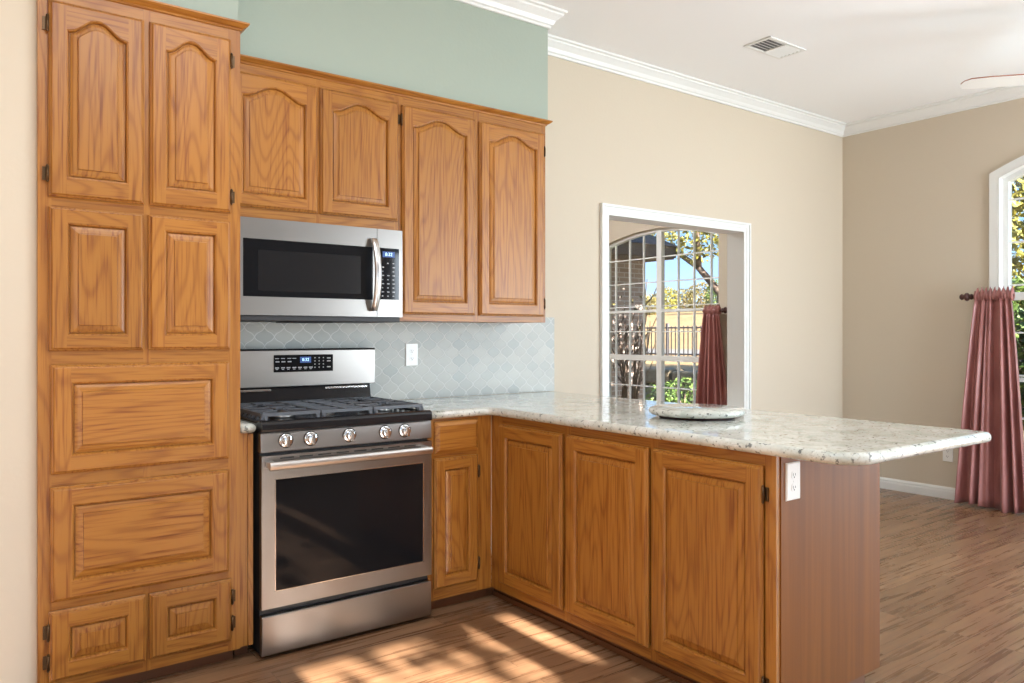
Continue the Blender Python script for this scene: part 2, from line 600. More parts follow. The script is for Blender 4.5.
def run(path, prof, name, matl):
    """sweep profile along an open 2D path, the profile's first axis to the path's right-hand side"""
    m = MB(); rings = []
    for i, p in enumerate(path):
        p = Vector(p); ns = []
        if i > 0:
            e = (p-Vector(path[i-1])).normalized(); ns.append(Vector((e.y, -e.x)))
        if i < len(path)-1:
            e = (Vector(path[i+1])-p).normalized(); ns.append(Vector((e.y, -e.x)))
        if len(ns) == 2:
            k = ns[0]+ns[1]; nn = k*(2/k.length_squared)
        else:
            nn = ns[0]
        rings.append([(p.x+nn.x*d, p.y+nn.y*d, z) for d, z in prof])
    m.loft(rings)
    return struct(m.build(name, matl))


run([(-0.068, -0.311), (1.703, -0.311), (1.703, 0.0), (XW, 0.0), (XW, -5.3)], CP, 'trim_1', WHITE)
run([(1.35, 0.133), (1.35, 4.25), (XW, 4.25), (XW, 0.133), (1.35, 0.133)], CP, 'trim_2', WHITE)
BP = [(0.0, 0.0), (0.016, 0.0), (0.016, 0.055), (0.013, 0.066), (0.013, 0.074), (0.007, 0.084), (0.004, 0.090), (0.0, 0.090)]
run([(2.05, 0.0), (XW, 0.0), (XW, -5.3)], BP, 'baseboard_right', WHITE)
run([(-3.2, -0.600), (-0.74, -0.600)], BP, 'baseboard_left', WHITE)
run([(5.0, -5.3), (2.0, -5.3)], BP, 'baseboard_rear', WHITE)

# pass-through: casing and jamb liner
m = MB(); a, b, c, d = PT
for y0, sg in ((0.0, -1), (0.133, 1)):
    for w0, w1, th in ((0.0, 0.018, 0.012), (0.0185, 0.043, 0.016), (0.0435, 0.059, 0.024)):
        ya, yb = sorted((y0, y0+sg*th))
        poly_frame(m, rect(a-w1, b+w1, c-w1, d+w1), w1-w0, ya, yb, 1)
poly_frame(m, rect(a, b, c, d), 0.010, -0.0115, 0.1445, 1)
struct(m.build('trim_3', WHITE))


# windows -----------------------------------------------------------
def window(name, rng, tp, rows, cols, thick_rows, thick_cols, fw, casing):
    a, b, z0 = rng
    root = bpy.data.objects.new(name, None); LINK(root); root.location = (XW, (a+b)/2, z0); struct(root)
    oy, oz = (a+b)/2, z0

    def Y(y): return y-oy

    def Z(z): return z-oz
    f = MB(); x0, x1 = 0.05, 0.11
    ys = [a+(b-a)*i/32 for i in range(33)]
    out = [(Y(a), 0.0), (Y(b), 0.0)]+[(Y(y), Z(tp(y))) for y in reversed(ys)]
    poly_frame(f, out, fw, x0, x1, 0)
    f.box(-0.03, 0.048, Y(a)+0.002, Y(b)-0.002, 0.0005, 0.022)
    if casing:
        cw = casing
        poly_frame(f, offset_poly(out, -cw), cw-0.001, -0.02, -0.0005, 0)
        poly_frame(f, out, 0.010, -0.0195, x0-0.001, 0)
    f.build('frame', WHITE, root)
    g = MB()
    for z in rows:
        h = 0.006
        g.box(x0+0.015, x1-0.02, Y(a+fw*0.5), Y(b-fw*0.5), Z(z)-h, Z(z)+h)
    for z, h in thick_rows:
        g.box(x0+0.005, x1-0.01, Y(a+fw*0.5), Y(b-fw*0.5), Z(z)-h, Z(z)+h)
    for y in cols:
        g.box(x0+0.013, x1-0.022, Y(y)-0.006, Y(y)+0.006, 0.02, Z(tp(y))-fw*0.5)
    for y, h in thick_cols:
        g.box(x0+0.002, x1-0.006, Y(y)-h, Y(y)+h, 0.02, Z(tp(y))-fw*0.5)
    g.build('muntin', WHITE, root)
    p = MB()
    xg = 0.082
    p.loft([[(xg, Y(y), 0.02), (xg, Y(y), Z(tp(y))-fw*0.5), (xg+0.004, Y(y), Z(tp(y))-fw*0.5), (xg+0.004, Y(y), 0.02)] for y in [a+fw*0.5+(b-a-fw)*i/24 for i in range(25)]])
    p.build('glass_pane', GLASS, root)
    return root


window('window_1', W1, top1, [2.239, 1.927, 1.616, 1.27, 0.96, 0.65], [-1.57, -1.84, -2.29, -2.56], [(1.535, 0.028), (0.93, 0.015)], [(-2.06, 0.03)], 0.045, 0.055)
window('window_2', W2, top2, [2.10, 1.83, 1.567, 1.29, 0.686, 0.40], [1.454, 1.676, 1.888, 2.387, 2.602, 2.825], [(1.515, 0.014), (1.0, 0.030)], [(2.145, 0.036)], 0.03, 0)
# frames behind the camera: inner pair admits sun, outer pair added for fill lamps
for i, (x0, x1, z0, z1) in enumerate(RW):
    f = MB(); t = 0.035
    f.box(x0, x0+t, -5.42, -5.36, z0, z1); f.box(x1-t, x1, -5.42, -5.36, z0, z1)
    f.box(x0, x1, -5.42, -5.36, z0, z0+t); f.box(x0, x1, -5.42, -5.36, z1-t, z1)
    f.box(x0-0.06, x0, -5.3, -5.285, z0, z1+0.06); f.box(x1, x1+0.06 if i != 1 else x1+0.02, -5.3, -5.285, z0, z1+0.06); f.box(x0, x1, -5.3, -5.285, z1, z1+0.06)
    struct(f.build('window_%d' % (i+3), WHITE))
f = MB()
f.box(XW+0.05, XW+0.1, -4.9, -4.86, 0.24, 2.4); f.box(XW+0.05, XW+0.1, -3.44, -3.4, 0.24, 2.4); f.box(XW+0.05, XW+0.1, -4.9, -3.4, 2.36, 2.4); f.box(XW+0.05, XW+0.1, -4.9, -3.4, 0.24, 0.28)
struct(f.build('window_7', WHITE))  # unseen side window added for the side fill lamp

# backsplash tiles on the stove wall
b = MB().box(-0.06, 2.0, -0.010, -0.0005, 0.915, 1.36).build('wall_backsplash', TILE); struct(b)


# ------------------------------------------------------------------ cabinet doors
def bumpf(t):
    u = min(1, max(0, (0.86-abs(t))/0.80))
    return 0.80*u*u*(3-2*u)+0.20*(1-t*t)


def door(parent, x0, z0, w, h, yf, name='door', arch=0.0, st=0.052, rail=None, panel_level=False, hinges=(), tk=0.020):
    """raised-panel door: local x 0..w, z 0..h, back at y=0, face at y=-tk"""
    m = MB(); rt = rail if rail else st
    ex = [(0.0, 0.0), (0.0, -(tk-0.011)), (0.003, -(tk-0.008)), (0.0055, -(tk-0.0075)), (0.006, -(tk-0.005)), (0.009, -(tk-0.001)), (0.011, -tk)]
    rings = [[(d, y, d), (w-d, y, d), (w-d, y, h-d), (d, y, h-d)] for d, y in ex]
    m.loft(rings, 0, True, False)
    e = 0.011
    nseg = 26 if arch else 1
    tr = 0.042 if arch else rt            # the top rail is narrow above the arch
    zs = h-tr-arch

    def outline(d):
        xa, xb, zb = st+d, w-st-d, rt+d
        pts = [(xa, zb), (xb, zb)]
        for i in range(nseg+1):
            x = xb+(xa-xb)*i/nseg
            t = (x-w/2)/((w-2*st)/2)
            pts.append((x, zs+arch*bumpf(t)-d if arch else h-rt-d))
        return pts
    o = outline(0)
    F = -tk
    v3 = lambda p, y: (p[0], y, p[1])
    # stiles and rails on the face
    m.add([(e, F, e), (st, F, e), (st, F, h-e), (e, F, h-e)], [(0, 1, 2, 3)], 0)
    m.add([(w-st, F, e), (w-e, F, e), (w-e, F, h-e), (w-st, F, h-e)], [(0, 1, 2, 3)], 0)
    m.add([(st, F, e), (w-st, F, e), (w-st, F, rt), (st, F, rt)], [(0, 1, 2, 3)], 1)
    for p, q in zip(o[2:-1], o[3:]):
        m.add([v3(p, F), v3(q, F), (q[0], F, h-e), (p[0], F, h-e)], [(0, 1, 2, 3)], 1)
    prof = [(0.0, F), (0.0015, F+0.002), (0.004, F+0.0025), (0.007, F+0.008), (0.0085, F+0.0135), (0.0105, F+0.0135)]
    m.loft([[v3(p, y) for p in outline(d)] for d, y in prof], 0, False, False)
    pr = [(0.0105, F+0.0135), (0.0112, F+0.0095), (0.020, F+0.0062), (0.0325, F+0.0040), (0.0335, F+0.0045), (0.0345, F+0.001), (0.037, F+0.0005)]
    pm = 1 if panel_level else 0
    m.loft([[v3(p, y) for p in outline(d)] for d, y in pr], pm, False, True)
    ob = m.build(name, OAK, parent, (x0, yf, z0))
    for hx, hz in hinges:
        hm = MB()
        xx = (w+0.006) if hx > 0 else -0.006
        hm.tube([(xx-0.003*hx, -0.012, hz-0.024), (xx-0.003*hx, -0.012, hz+0.024)], 0.0046, 8)
        hm.tube([(xx-0.003*hx, -0.012, hz+0.024), (xx-0.003*hx, -0.012, hz+0.030)], [0.0052, 0.002], 8)
        hm.tube([(xx-0.003*hx, -0.012, hz-0.030), (xx-0.003*hx, -0.012, hz-0.024)], [0.002, 0.0052], 8)
        xa, xb = sorted((xx, xx+0.011*hx))
        hm.box(xa, xb, -0.004, 0.0, hz-0.022, hz+0.022)
        hm.build('hinge', BRONZE, ob)
    return ob


def slab_front(parent, x0, z0, w, h, yf, name='drawer_front', tk=0.02):
    m = MB()
    ex = [(0.0, 0.0), (0.0, -(tk-0.012)), (0.004, -(tk-0.009)), (0.006, -(tk-0.007)), (0.018, -(tk-0.001)), (0.020, -tk)]
    m.loft([[(d, y, d), (w-d, y, d), (w-d, y, h-d), (d, y, h-d)] for d, y in ex], 1)
    return m.build(name, OAK, parent, (x0, yf, z0))


def frame_face(m, x0, x1, z0, z1, yf, uprights, levels, th=0.02):
    """face frame boards: uprights (xa,xb), levels (za,zb[,xa,xb])"""
    for xa, xb in uprights:
        m.box(xa, xb, yf, yf+th, z0, z1, 0)
    for l in levels:
        za, zb = l[0], l[1]; xa, xb = (l[2], l[3]) if len(l) > 2 else (x0, x1)
        m.box(xa+0.0007, xb-0.0007, yf+0.0004, yf+th-0.001, za+0.0005, zb-0.0005, 1)


# ---- tall pantry: local origin at its base, left front corner (-0.729, -0.62)
t = thing('pantry_cabinet', 'tall honey oak pantry cabinet with eight raised-panel fronts left of the range', 'cabinet', (-0.729, -0.62, 0))
b = MB(); WID = 0.663
b.box(0.0, WID, 0.02, 0.60, 0.055, 2.435, 0)
frame_face(b, 0, WID, 0.055, 2.435, 0.0, [(0, 0.04), (WID-0.045, WID), (0.322, 0.346)],
           [(2.36, 2.435), (1.672, 1.735), (1.14, 1.215), (0.735, 0.805), (0.32, 0.375), (0.055, 0.112)])
b.build('body', OAK, t)
MB().box(0.01, WID-0.01, 0.06, 0.10, 0.0, 0.055).build('toe_kick', KICK, t)
cr = [(0.0, 2.416), (0.004, 2.418), (0.007, 2.424), (0.014, 2.428), (0.024, 2.436), (0.028, 2.439), (0.028, 2.445), (0.0, 2.445)]


def crown_run(path, prof, name, mats, parent=None, z=0, loc=(0, 0, 0)):
    m = MB(); rings = []
    for i, p in enumerate(path):
        p = Vector(p); ns = []
        if i > 0:
            e = (p-Vector(path[i-1])).normalized(); ns.append(Vector((e.y, -e.x)))
        if i < len(path)-1:
            e = (Vector(path[i+1])-p).normalized(); ns.append(Vector((e.y, -e.x)))
        nn = ns[0] if len(ns) == 1 else (ns[0]+ns[1])*(2/(ns[0]+ns[1]).length_squared)
        rings.append([(p.x+nn.x*d, p.y+nn.y*d, zz+z) for d, zz in prof])
    m.loft(rings, 1)
    return m.build(name, mats, parent, loc)


crown_run([(0.0, -0.0005), (WID, -0.0005), (WID, 0.26)], cr, 'crown', OAK, t)
PF = -0.0005
X0 = 0.729
HB = 0.022
door(t, -0.699+X0, 1.718, 0.293, 0.655, PF, arch=0.050, rail=0.064, hinges=((-1, 0.075), (-1, 0.575)))
door(t, -0.388+X0, 1.718, 0.283, 0.655, PF, arch=0.050, rail=0.064, hinges=((1, 0.06), (1, 0.575)))
door(t, -0.698+X0, 1.201, 0.291, 0.483, PF)
door(t, -0.392+X0, 1.201, 0.286, 0.483, PF)
door(t, -0.692+X0, 0.788, 0.582, 0.366, PF, name='drawer_front', st=0.058, panel_level=True)
door(t, -0.693+X0, 0.361, 0.583, 0.384, PF, name='drawer_front', st=0.062, panel_level=True)
door(t, -0.697+X0, 0.098, 0.296, 0.233, PF, st=0.056, hinges=((-1, 0.065), (-1, 0.165)))
door(t, -0.389+X0, 0.098, 0.287, 0.233, PF, st=0.056, hinges=((1, 0.065), (1, 0.165)))

# ---- wall cabinets: face plane y=-0.328
UF = -0.328
t = thing('wall_cabinet', 'short oak wall cabinet with two arched doors above the microwave', 'cabinet', (-0.064, UF, 1.745), group='oak wall cabinets')
b = MB(); w = 0.830; h = 0.655
b.box(0, w, 0.02, 0.3275, 0, h, 0)
frame_face(b, 0, w, 0, h, 0, [(0, 0.05), (0.418, 0.442), (w-0.02, w)], [(0, 0.055), (h-0.05, h)])
b.build('body', OAK, t)
X0 = 0.064
door(t, -0.028+X0, 1.795-1.745, 0.387, 0.564, -0.0005, arch=0.05)
door(t, 0.373+X0, 1.795-1.745, 0.389, 0.564, -0.0005, arch=0.048, rail=0.058)
t = thing('wall_cabinet', 'tall oak wall cabinet with two long arched doors right of the microwave', 'cabinet', (0.7665, UF, 1.322), group='oak wall cabinets')
b = MB(); w = 0.9055; h = 1.078
b.box(0, w, 0.02, 0.3275, 0, h, 0)
frame_face(b, 0, w, 0, h, 0, [(0, 0.03), (0.43, 0.47), (w-0.04, w)], [(0, 0.035), (h-0.055, h)])
b.build('body', OAK, t)
door(t, 0.784-0.7665, 1.354-1.322, 0.419, 1.001, -0.0005, arch=0.050, rail=0.058, hinges=((-1, 0.93), (-1, 0.10)))
door(t, 1.230-0.7665, 1.354-1.322, 0.424, 0.996, -0.0005, arch=0.050, rail=0.058, hinges=((1, 0.90), (1, 0.07)))
cw = crown_run([(-0.062, UF-0.0005), (1.673, UF-0.0005), (1.673, -0.002)], [(d, z-2.395+2.396-0.021) for d, z in cr], 'cabinet_crown', OAK)
tag(cw, 'continuous oak crown strip running along the top of the wall cabinets', 'molding', kind='thing')

# ---- base cabinets
BF = -0.605
t = thing('filler_panel', 'narrow oak filler panel squeezed between the pantry and the range', 'panel', (-0.0655, BF, 0))
MB().box(0.0, 0.032, 0.0, 0.59, 0.055, 0.876).build('board', OAKZ, t)
MB().box(0.033, 0.052, -0.004, 0.59, 0.055, 0.872).build('edge_strip', OAKZ, t)
MB().box(0.0, 0.05, 0.06, 0.10, 0.0, 0.055).build('toe_kick', KICK, t)
t = thing('base_cabinet', 'narrow oak base cabinet with one drawer over one door right of the range', 'cabinet', (0.764, BF, 0))
b = MB(); w = 0.352
b.box(0.0, w, 0.02, 0.60, 0.055, 0.876, 0)
frame_face(b, 0, w, 0.055, 0.876, 0, [(0, 0.036), (0.268, w)], [(0.055, 0.112), (0.69, 0.735), (0.84, 0.876)])
b.build('body', OAK, t)
slab_front(t, 0.036, 0.718, 0.234, 0.145, -0.0005)
door(t, 0.032, 0.108, 0.238, 0.588, -0.0005, st=0.05, hinges=((1, 0.08), (1, 0.51)))
MB().box(0, w, 0.045, 0.085, 0.0, 0.055).build('toe_kick', KICK, t)
# peninsula: local x runs towards the camera (world -Y), local -y faces world -X
XP = 1.1176
t = thing('peninsula_cabinet', 'long oak peninsula cabinet with three tall doors and a plain end panel', 'cabinet', (XP, BF-0.0005, 0), -PI/2)
b = MB(); w = 1.555; dp = 0.618
b.box(0.0, w-0.012, 0.02, dp, 0.056, 0.876, 0)
frame_face(b, 0, w, 0.056, 0.876, 0, [(0, 0.09), (0.535, 0.575), (1.025, 1.062), (1.515, w)], [(0.056, 0.108), (0.83, 0.876)])
b.build('body', OAK, t)
MB().box(w-0.0115, w+0.004, 0.0205, dp, 0.056, 0.876).build('end_panel', VENEER, t)
for ya, yb, hg in ((0.682, 1.136, ()), (1.165, 1.625, ()), (1.650, 2.117, ((1, 0.65), (1, 0.045)))):
    door(t, ya+BF, 0.1, yb-ya, 0.739, -0.0005, st=0.056, hinges=hg)
k = MB(); k.box(-0.085, -0.0455, 0.0, 0.0445, 0.0, 0.0555); k.box(-0.045, w-0.003, 0.045, dp-0.09, 0.0, 0.056); k.box(-0.044, w-0.003, 0.036, 0.045, 0.0, 0.022)
k.build('toe_kick', KICK, t)

# ---- granite tops with bullnose edge
def slab_top(name, poly, z0, z1, label):
    m = MB(); r = (z1-z0)/2; zm = (z0+z1)/2
    rings = []
    for i in range(9):
        a = -PI/2+PI*i/8
        rings.append([(x, y, zm+r*math.sin(a)) for x, y in offset_poly(poly, r*(1-math.cos(a))+1e-5)])
    m.loft(rings, smooth=True)
    o = m.build(name, GRANITE); tag(o, label, 'countertop', kind='thing')
    return o


poly = [(0.762, -0.011), (0.762, -0.635)] + [(1.0876-0.02, -0.635)] + arc(1.0676, -0.655, 0.02, 90, 0, 4)[1:] + \
    arc(1.1976, -2.33, 0.11, 180, 270, 10) + arc(1.965, -2.405, 0.035, 270, 360, 6) + [(2.0, -0.011)]
slab_top('countertop', poly, 0.876, 0.914, 'L-shaped speckled white granite worktop covering the corner and the peninsula')
slab_top('countertop', [(-0.064, -0.012), (-0.064, -0.633), (-0.010, -0.633), (-0.010, -0.012)], 0.876, 0.914, 'sliver of white granite worktop between the pantry and the range')

# ---- lazy susan on the peninsula
t = thing('lazy_susan', 'round speckled granite lazy susan lying on the peninsula worktop', 'lazy susan', (1.545, -1.485, 0.9142))
MB().lathe([(0.02, 0.0), (0.15, 0.0), (0.154, 0.004), (0.154, 0.010), (0.02, 0.010)], n=48).build('base', mat('dark_red_base', srgb(70, 30, 32), 0.4), t)
MB().lathe([(0.02, 0.0105), (0.184, 0.0105), (0.194, 0.016), (0.198, 0.024), (0.194, 0.033), (0.184, 0.038), (0.02, 0.0385)], n=64).build('top', GRANITE, t)


# ------------------------------------------------------------------ range
RX, RF = 0.0, -0.66
t = thing('gas_range', 'stainless steel gas range with black cooktop standing between pantry and base cabinet', 'range', (RX, RF, 0))
RWD = 0.757
b = MB(); b.box(0.004, RWD-0.004, 0.028, 0.64, 0.03, 0.885); b.box(0.012, RWD-0.012, 0.05, 0.62, 0.006, 0.03)
b.build('body', BLACKM, t, bevel=0.003)
for x in (0.03, RWD-0.03):
    for y in (0.06, 0.56):
        MB().lathe([(0.016, 0.0), (0.016, 0.006), (0.010, 0.008), (0.010, 0.03)], (x, y, 0), n=12).build('foot', BLACKM, t)
MB().box(0.003, RWD-0.001, 0.0, 0.028, 0.016, 0.168).build('storage_drawer', STEEL, t, bevel=0.005, seg=3)
# oven door: steel frame around the glass
od = MB(); x0, x1, z0, z1 = 0.003, RWD-0.001, 0.196, 0.787
wx0, wx1, wz0, wz1 = 0.054, 0.717, 0.259, 0.696
od.box(x0, wx0, 0.0, 0.028, z0, z1); od.box(wx1, x1, 0.0, 0.028, z0, z1)
od.box(wx0, wx1, 0.0, 0.028, z0, wz0); od.box(wx0, wx1, 0.0, 0.028, wz1, z1)
dr = od.build('oven_door', STEEL, t)
MB().box(wx0, wx1, 0.003, 0.027, wz0, wz1).build('window', DKGLASS, dr)
g = MB()
for xa, xb in ((0.0, 0.004), (wx1-wx0-0.004, wx1-wx0)):
    g.box(wx0+xa, wx0+xb, -0.0006, 0.004, wz0, wz1)
g.box(wx0, wx1, -0.0006, 0.004, wz0, wz0+0.003); g.box(wx0, wx1, -0.0006, 0.004, wz1-0.003, wz1)
g.build('window_trim', CHROME, dr)
v = MB()
for i in range(8):
    xa = 0.075+i*0.078
    v.box(xa, xa+0.055, -0.0006, 0.004, 0.772, 0.777)
v.build('vent_slot', SLOT, dr)
hb = MB()
hp = [(-0.048, 0.738), (-0.056, 0.742), (-0.060, 0.752), (-0.060, 0.760), (-0.056, 0.768), (-0.046, 0.771), (-0.040, 0.766), (-0.040, 0.744)]
hb.prism(hp, 0.016, 0.728, 0)
for xa in (0.0165, 0.6995):
    hb.prism([(-0.045, 0.744), (0.0, 0.744), (0.0, 0.768), (-0.045, 0.768)], xa, xa+0.028, 0)
hb.build('handle', SATIN, dr, bevel=0.002)
# control panel
cp = MB(); cp.prism([(0.0, 0.800), (0.004, 0.876), (0.04, 0.876), (0.04, 0.800)], 0.0, RWD, 0)
cpo = cp.build('control_panel', STEEL, t, bevel=0.003)
for kx in (0.098, 0.20, 0.366, 0.53, 0.623):
    kb = MB(); kb.lathe([(0.002, 0.003), (0.027, 0.003), (0.027, -0.003), (0.024, -0.005), (0.002, -0.005)], axis='y', n=24)
    kb.lathe([(0.002, -0.005), (0.019, -0.005), (0.0185, -0.020), (0.0175, -0.024), (0.002, -0.025)], axis='y', n=24)
    kb.box(-0.0065, 0.0065, -0.036, -0.022, -0.021, 0.021)
    ko = kb.build('knob', CHROME, t, (kx, 0.002, 0.842), bevel=0.0015)
    kd = MB(); kd.lathe([(0.0265, 0.0032), (0.030, 0.0032), (0.030, -0.0015), (0.0272, -0.0015)], axis='y', n=24)
    kd.build('bezel', BLACK, ko)
# cooktop
ct = MB()
cpf = [(-0.004, 0.878), (-0.006, 0.888), (-0.006, 0.908), (-0.002, 0.918), (0.012, 0.922), (0.030, 0.921), (0.045, 0.914), (0.60, 0.914), (0.60, 0.878)]
ct.prism(cpf, 0.0, RWD, 0)
ct.box(0.0, 0.03, 0.02, 0.60, 0.914, 0.921); ct.box(RWD-0.03, RWD, 0.02, 0.60, 0.914, 0.921)
ct.build('cooktop', BLACK, t, bevel=0.004)
for bx, by, br in ((0.15, 0.19, 0.05), (0.15, 0.44, 0.042), (0.3785, 0.31, 0.055), (0.607, 0.19, 0.046), (0.607, 0.44, 0.038)):
    bo = MB().lathe([(0.002, 0.0), (br, 0.0), (br*0.96, 0.010), (br*0.80, 0.016), (0.002, 0.016)], (0, 0, 0), n=28).build('burner', SILVER, t, (bx, by, 0.9145))
    MB().lathe([(0.002, 0.016), (br*0.78, 0.0162), (br*0.78, 0.021), (br*0.70, 0.024), (0.002, 0.024)], n=28).build('burner_cap', BLACKM, bo)
# cast iron grates: three sections
GZ = 0.948


def bar(m, p, q, wd=0.011, hh=0.014):
    p, q = Vector(p), Vector(q); d = (q-p).normalized(); s = Vector((-d.y, d.x, 0))*wd/2
    prof = [(-1, 0), (-0.7, 1), (0.7, 1), (1, 0)]
    m.loft([[(c.x+s.x*k, c.y+s.y*k, c.z-hh+hh*z) for k, z in prof] for c in (p, q)])


for gi, (gx0, gx1) in enumerate(((0.022, 0.258), (0.264, 0.493), (0.499, 0.735))):
    gm = MB(); y0, y1 = 0.052, 0.552
    # rim: sloping frame that drops to the top of the hob
    for xa, xb, ya, yb in ((gx0, gx1, y0, y0), (gx0, gx1, y1, y1), (gx0, gx0, y0, y1), (gx1, gx1, y0, y1)):
        bar(gm, (xa, ya, GZ), (xb, yb, GZ), 0.013, 0.014)
    nx = 2
    cx = (gx0+gx1)/2
    ym = (y0+y1)/2
    if gi == 1:
        for k in range(1, 6):
            yy = y0+(y1-y0)*k/6
            bar(gm, (gx0, yy, GZ), (gx1, yy, GZ))
        bar(gm, (cx, y0, GZ), (cx, y1, GZ))
    else:
        bar(gm, (gx0, ym, GZ), (gx1, ym, GZ))
        for yc in (0.19, 0.44):
            for ang in range(0, 360, 45):
                a = math.radians(ang)
                rx = 0.118 if ang % 90 == 0 else 0.15
                ex, ey = cx+math.cos(a)*rx, yc+math.sin(a)*rx
                ex = min(max(ex, gx0), gx1); ey = min(max(ey, y0), y1)
                bar(gm, (cx+math.cos(a)*0.03, yc+math.sin(a)*0.03, GZ), (ex, ey, GZ))
    # slanted teeth down the outer sides and the front
    side = gx0 if gi == 0 else gx1 if gi == 2 else None
    if side is not None:
        sg = -1 if gi == 0 else 1
        for k in range(11):
            yy = y0+(y1-y0)*k/10
            gm.loft([[(side+dx, yy-0.008, z), (side+dx, yy+0.008, z), (side+dx-0.009*sg, yy+0.008, z), (side+dx-0.009*sg, yy-0.008, z)] for dx, z in ((0.0, GZ-0.002), (0.010*sg, 0.922))])
    for xa in (gx0, gx1-0.014):
        for ya, yb in ((y0-0.006, y0+0.008), (y1-0.008, y1+0.006)):
            gm.box(xa, xa+0.014, ya, yb, 0.9145, GZ-0.004)
    for xa in (gx0+0.012, gx1-0.012):
        gm.loft([[(xa-0.006, y, z), (xa+0.006, y, z), (xa+0.006, y+0.008, z), (xa-0.006, y+0.008, z)] for y, z in ((y0, GZ-0.002), (y0-0.014, 0.921))])
    gm.build('grate', IRON, t, bevel=0.0015)
# backguard
bg = MB(); bg.prism([(0.556, 0.914), (0.575, 1.014), (0.64, 1.014), (0.64, 0.914)], 0.012, RWD-0.018, 0)
bg.prism([(0.556, 1.184), (0.64, 1.184), (0.64, 1.190), (0.552, 1.190)], 0.0, RWD, 0)
bgo = bg.build('backguard', BLACK, t, bevel=0.002)
MB().prism([(0.549, 1.014), (0.549, 1.184), (0.637, 1.184), (0.637, 1.014)], 0.0, RWD, 0).build('backguard_panel', STEEL, bgo, bevel=0.003)
for xa, xb in ((0.06, 0.235), (0.50, 0.72)):
    MB().box(xa, xb, 0.562, 0.572, 0.995, 1.006).build('vent_trim', CHROME, bgo, bevel=0.002)
pl = MB(); pl.box(0, 0.289, -0.003, 0.0, 0, 0.080)
dpo = pl.build('display_panel', DKGLASS, t, (0.242, 0.549, 1.082), bevel=0.002)


def text(s, size, loc, name, m, parent, rot=(PI/2, 0, 0)):
    c = bpy.data.curves.new(name, 'FONT'); c.body = s; c.size = size; c.extrude = 0.0003; c.align_x = 'CENTER'; c.align_y = 'CENTER'
    c.materials.append(m)
    tmp = bpy.data.objects.new(name, c); LINK(tmp); bpy.context.view_layer.update()
    me = bpy.data.meshes.new_from_object(tmp.evaluated_get(bpy.context.evaluated_depsgraph_get()))
    bpy.data.objects.remove(tmp)
    o = bpy.data.objects.new(name, me); LINK(o); o.location = loc; o.rotation_euler = rot; o.parent = parent
    return o


MB().box(0.125, 0.178, -0.0036, -0.003, 0.042, 0.070).build('display', SCREEN, dpo)
text('8:32', 0.020, (0.1515, -0.0040, 0.056), 'digits', DIGIT, dpo)
ky = MB()
for r, (z, xs) in enumerate(((0.062, (0.006, 0.034, 0.064, 0.088)), (0.046, (0.008, 0.036, 0.065)), (0.018, (0.006, 0.034, 0.060, 0.088, 0.115, 0.142, 0.168)))):
    for i, x in enumerate(xs):
        ky.box(x, x+0.018, -0.0036, -0.003, z, z+(0.003 if r == 0 else 0.005))
        if r == 2:
            ky.box(x+0.003, x+0.014, -0.0036, -0.003, z-0.006, z-0.003)
for ix in range(3):
    for iz in range(4):
        ky.box(0.195+ix*0.021, 0.200+ix*0.021, -0.0036, -0.003, 0.017+iz*0.015, 0.022+iz*0.015)
for z in (0.018, 0.046, 0.060):
    ky.box(0.258, 0.276, -0.0036, -0.003, z, z+0.005)
ky.build('key_printing', KEYS, dpo)

# ------------------------------------------------------------------ microwave
MF = -0.40
t = thing('microwave', 'stainless steel over-the-range microwave with black glass door above the range', 'microwave', (0.0, MF, 1.314))
MW = 0.752
b = MB(); b.box(0.003, MW-0.003, 0.02, 0.395, 0.024, 0.428); b.build('body', STEEL, t, bevel=0.003)
bb = MB(); bb.box(0.006, MW-0.006, 0.012, 0.38, 0.0, 0.024); bb.box(0.22, 0.42, 0.03, 0.2, -0.006, 0.0); bb.build('vent_base', BLACKM, t, bevel=0.003)
# front: steel face around door glass, seam, control panel
f = MB(); x0, x1, z0, z1 = 0.0, 0.620, 0.024, 0.428
gx0, gx1, gz0, gz1 = 0.013, 0.600, 0.101, 0.342
f.box(x0, gx0, 0, 0.022, z0, z1); f.box(gx1, x1, 0, 0.022, z0, z1); f.box(gx0, gx1, 0, 0.022, z0, gz0); f.box(gx0, gx1, 0, 0.022, gz1, z1)
fo = f.build('door', STEEL, t)
MB().box(gx0, gx1, 0.0015, 0.021, gz0, gz1).build('window', DKGLASS, fo)
MB().box(0.075, 0.54, 0.0005, 0.0014, gz0+0.025, gz1-0.045).build('window_screen', mat('mesh_screen', (0.012, 0.013, 0.015), 0.12), fo)
h = MB(); pts = []
rings = []
for i in range(17):
    s = i/16; z = 0.050+0.330*s; y = -0.012-0.038*math.sin(PI*s)**0.7
    tx = 0.600+0.003*math.sin(PI*s)
    rings.append([(tx-0.017, y, z), (tx-0.013, y-0.008, z), (tx+0.013, y-0.008, z), (tx+0.017, y, z), (tx+0.012, y+0.007, z), (tx-0.012, y+0.007, z)])
h.loft(rings, smooth=True)
h.box(0.592, 0.610, -0.018, 0.0, 0.0505, 0.068); h.box(0.592, 0.610, -0.018, 0.0, 0.362, 0.3795)
h.build('handle', SATIN, fo)
c = MB(); cx0, cx1, cz0, cz1 = 0.628, 0.734, 0.104, 0.342
c.box(0.6225, cx0, 0, 0.022, z0, z1); c.box(cx1, MW, 0, 0.022, z0, z1); c.box(cx0, cx1, 0, 0.022, z0, cz0); c.box(cx0, cx1, 0, 0.022, cz1, z1)
co = c.build('control_panel', STEEL, t)
MB().box(cx0, cx1, 0.001, 0.021, cz0, cz1).build('key_panel', DKGLASS, co)
MB().box(0.650, 0.712, 0.0003, 0.001, 0.300, 0.326).build('display', SCREEN, co)
text('8:32', 0.022, (0.681, 0.0000, 0.313), 'digits', DIGIT, co)
ky = MB()
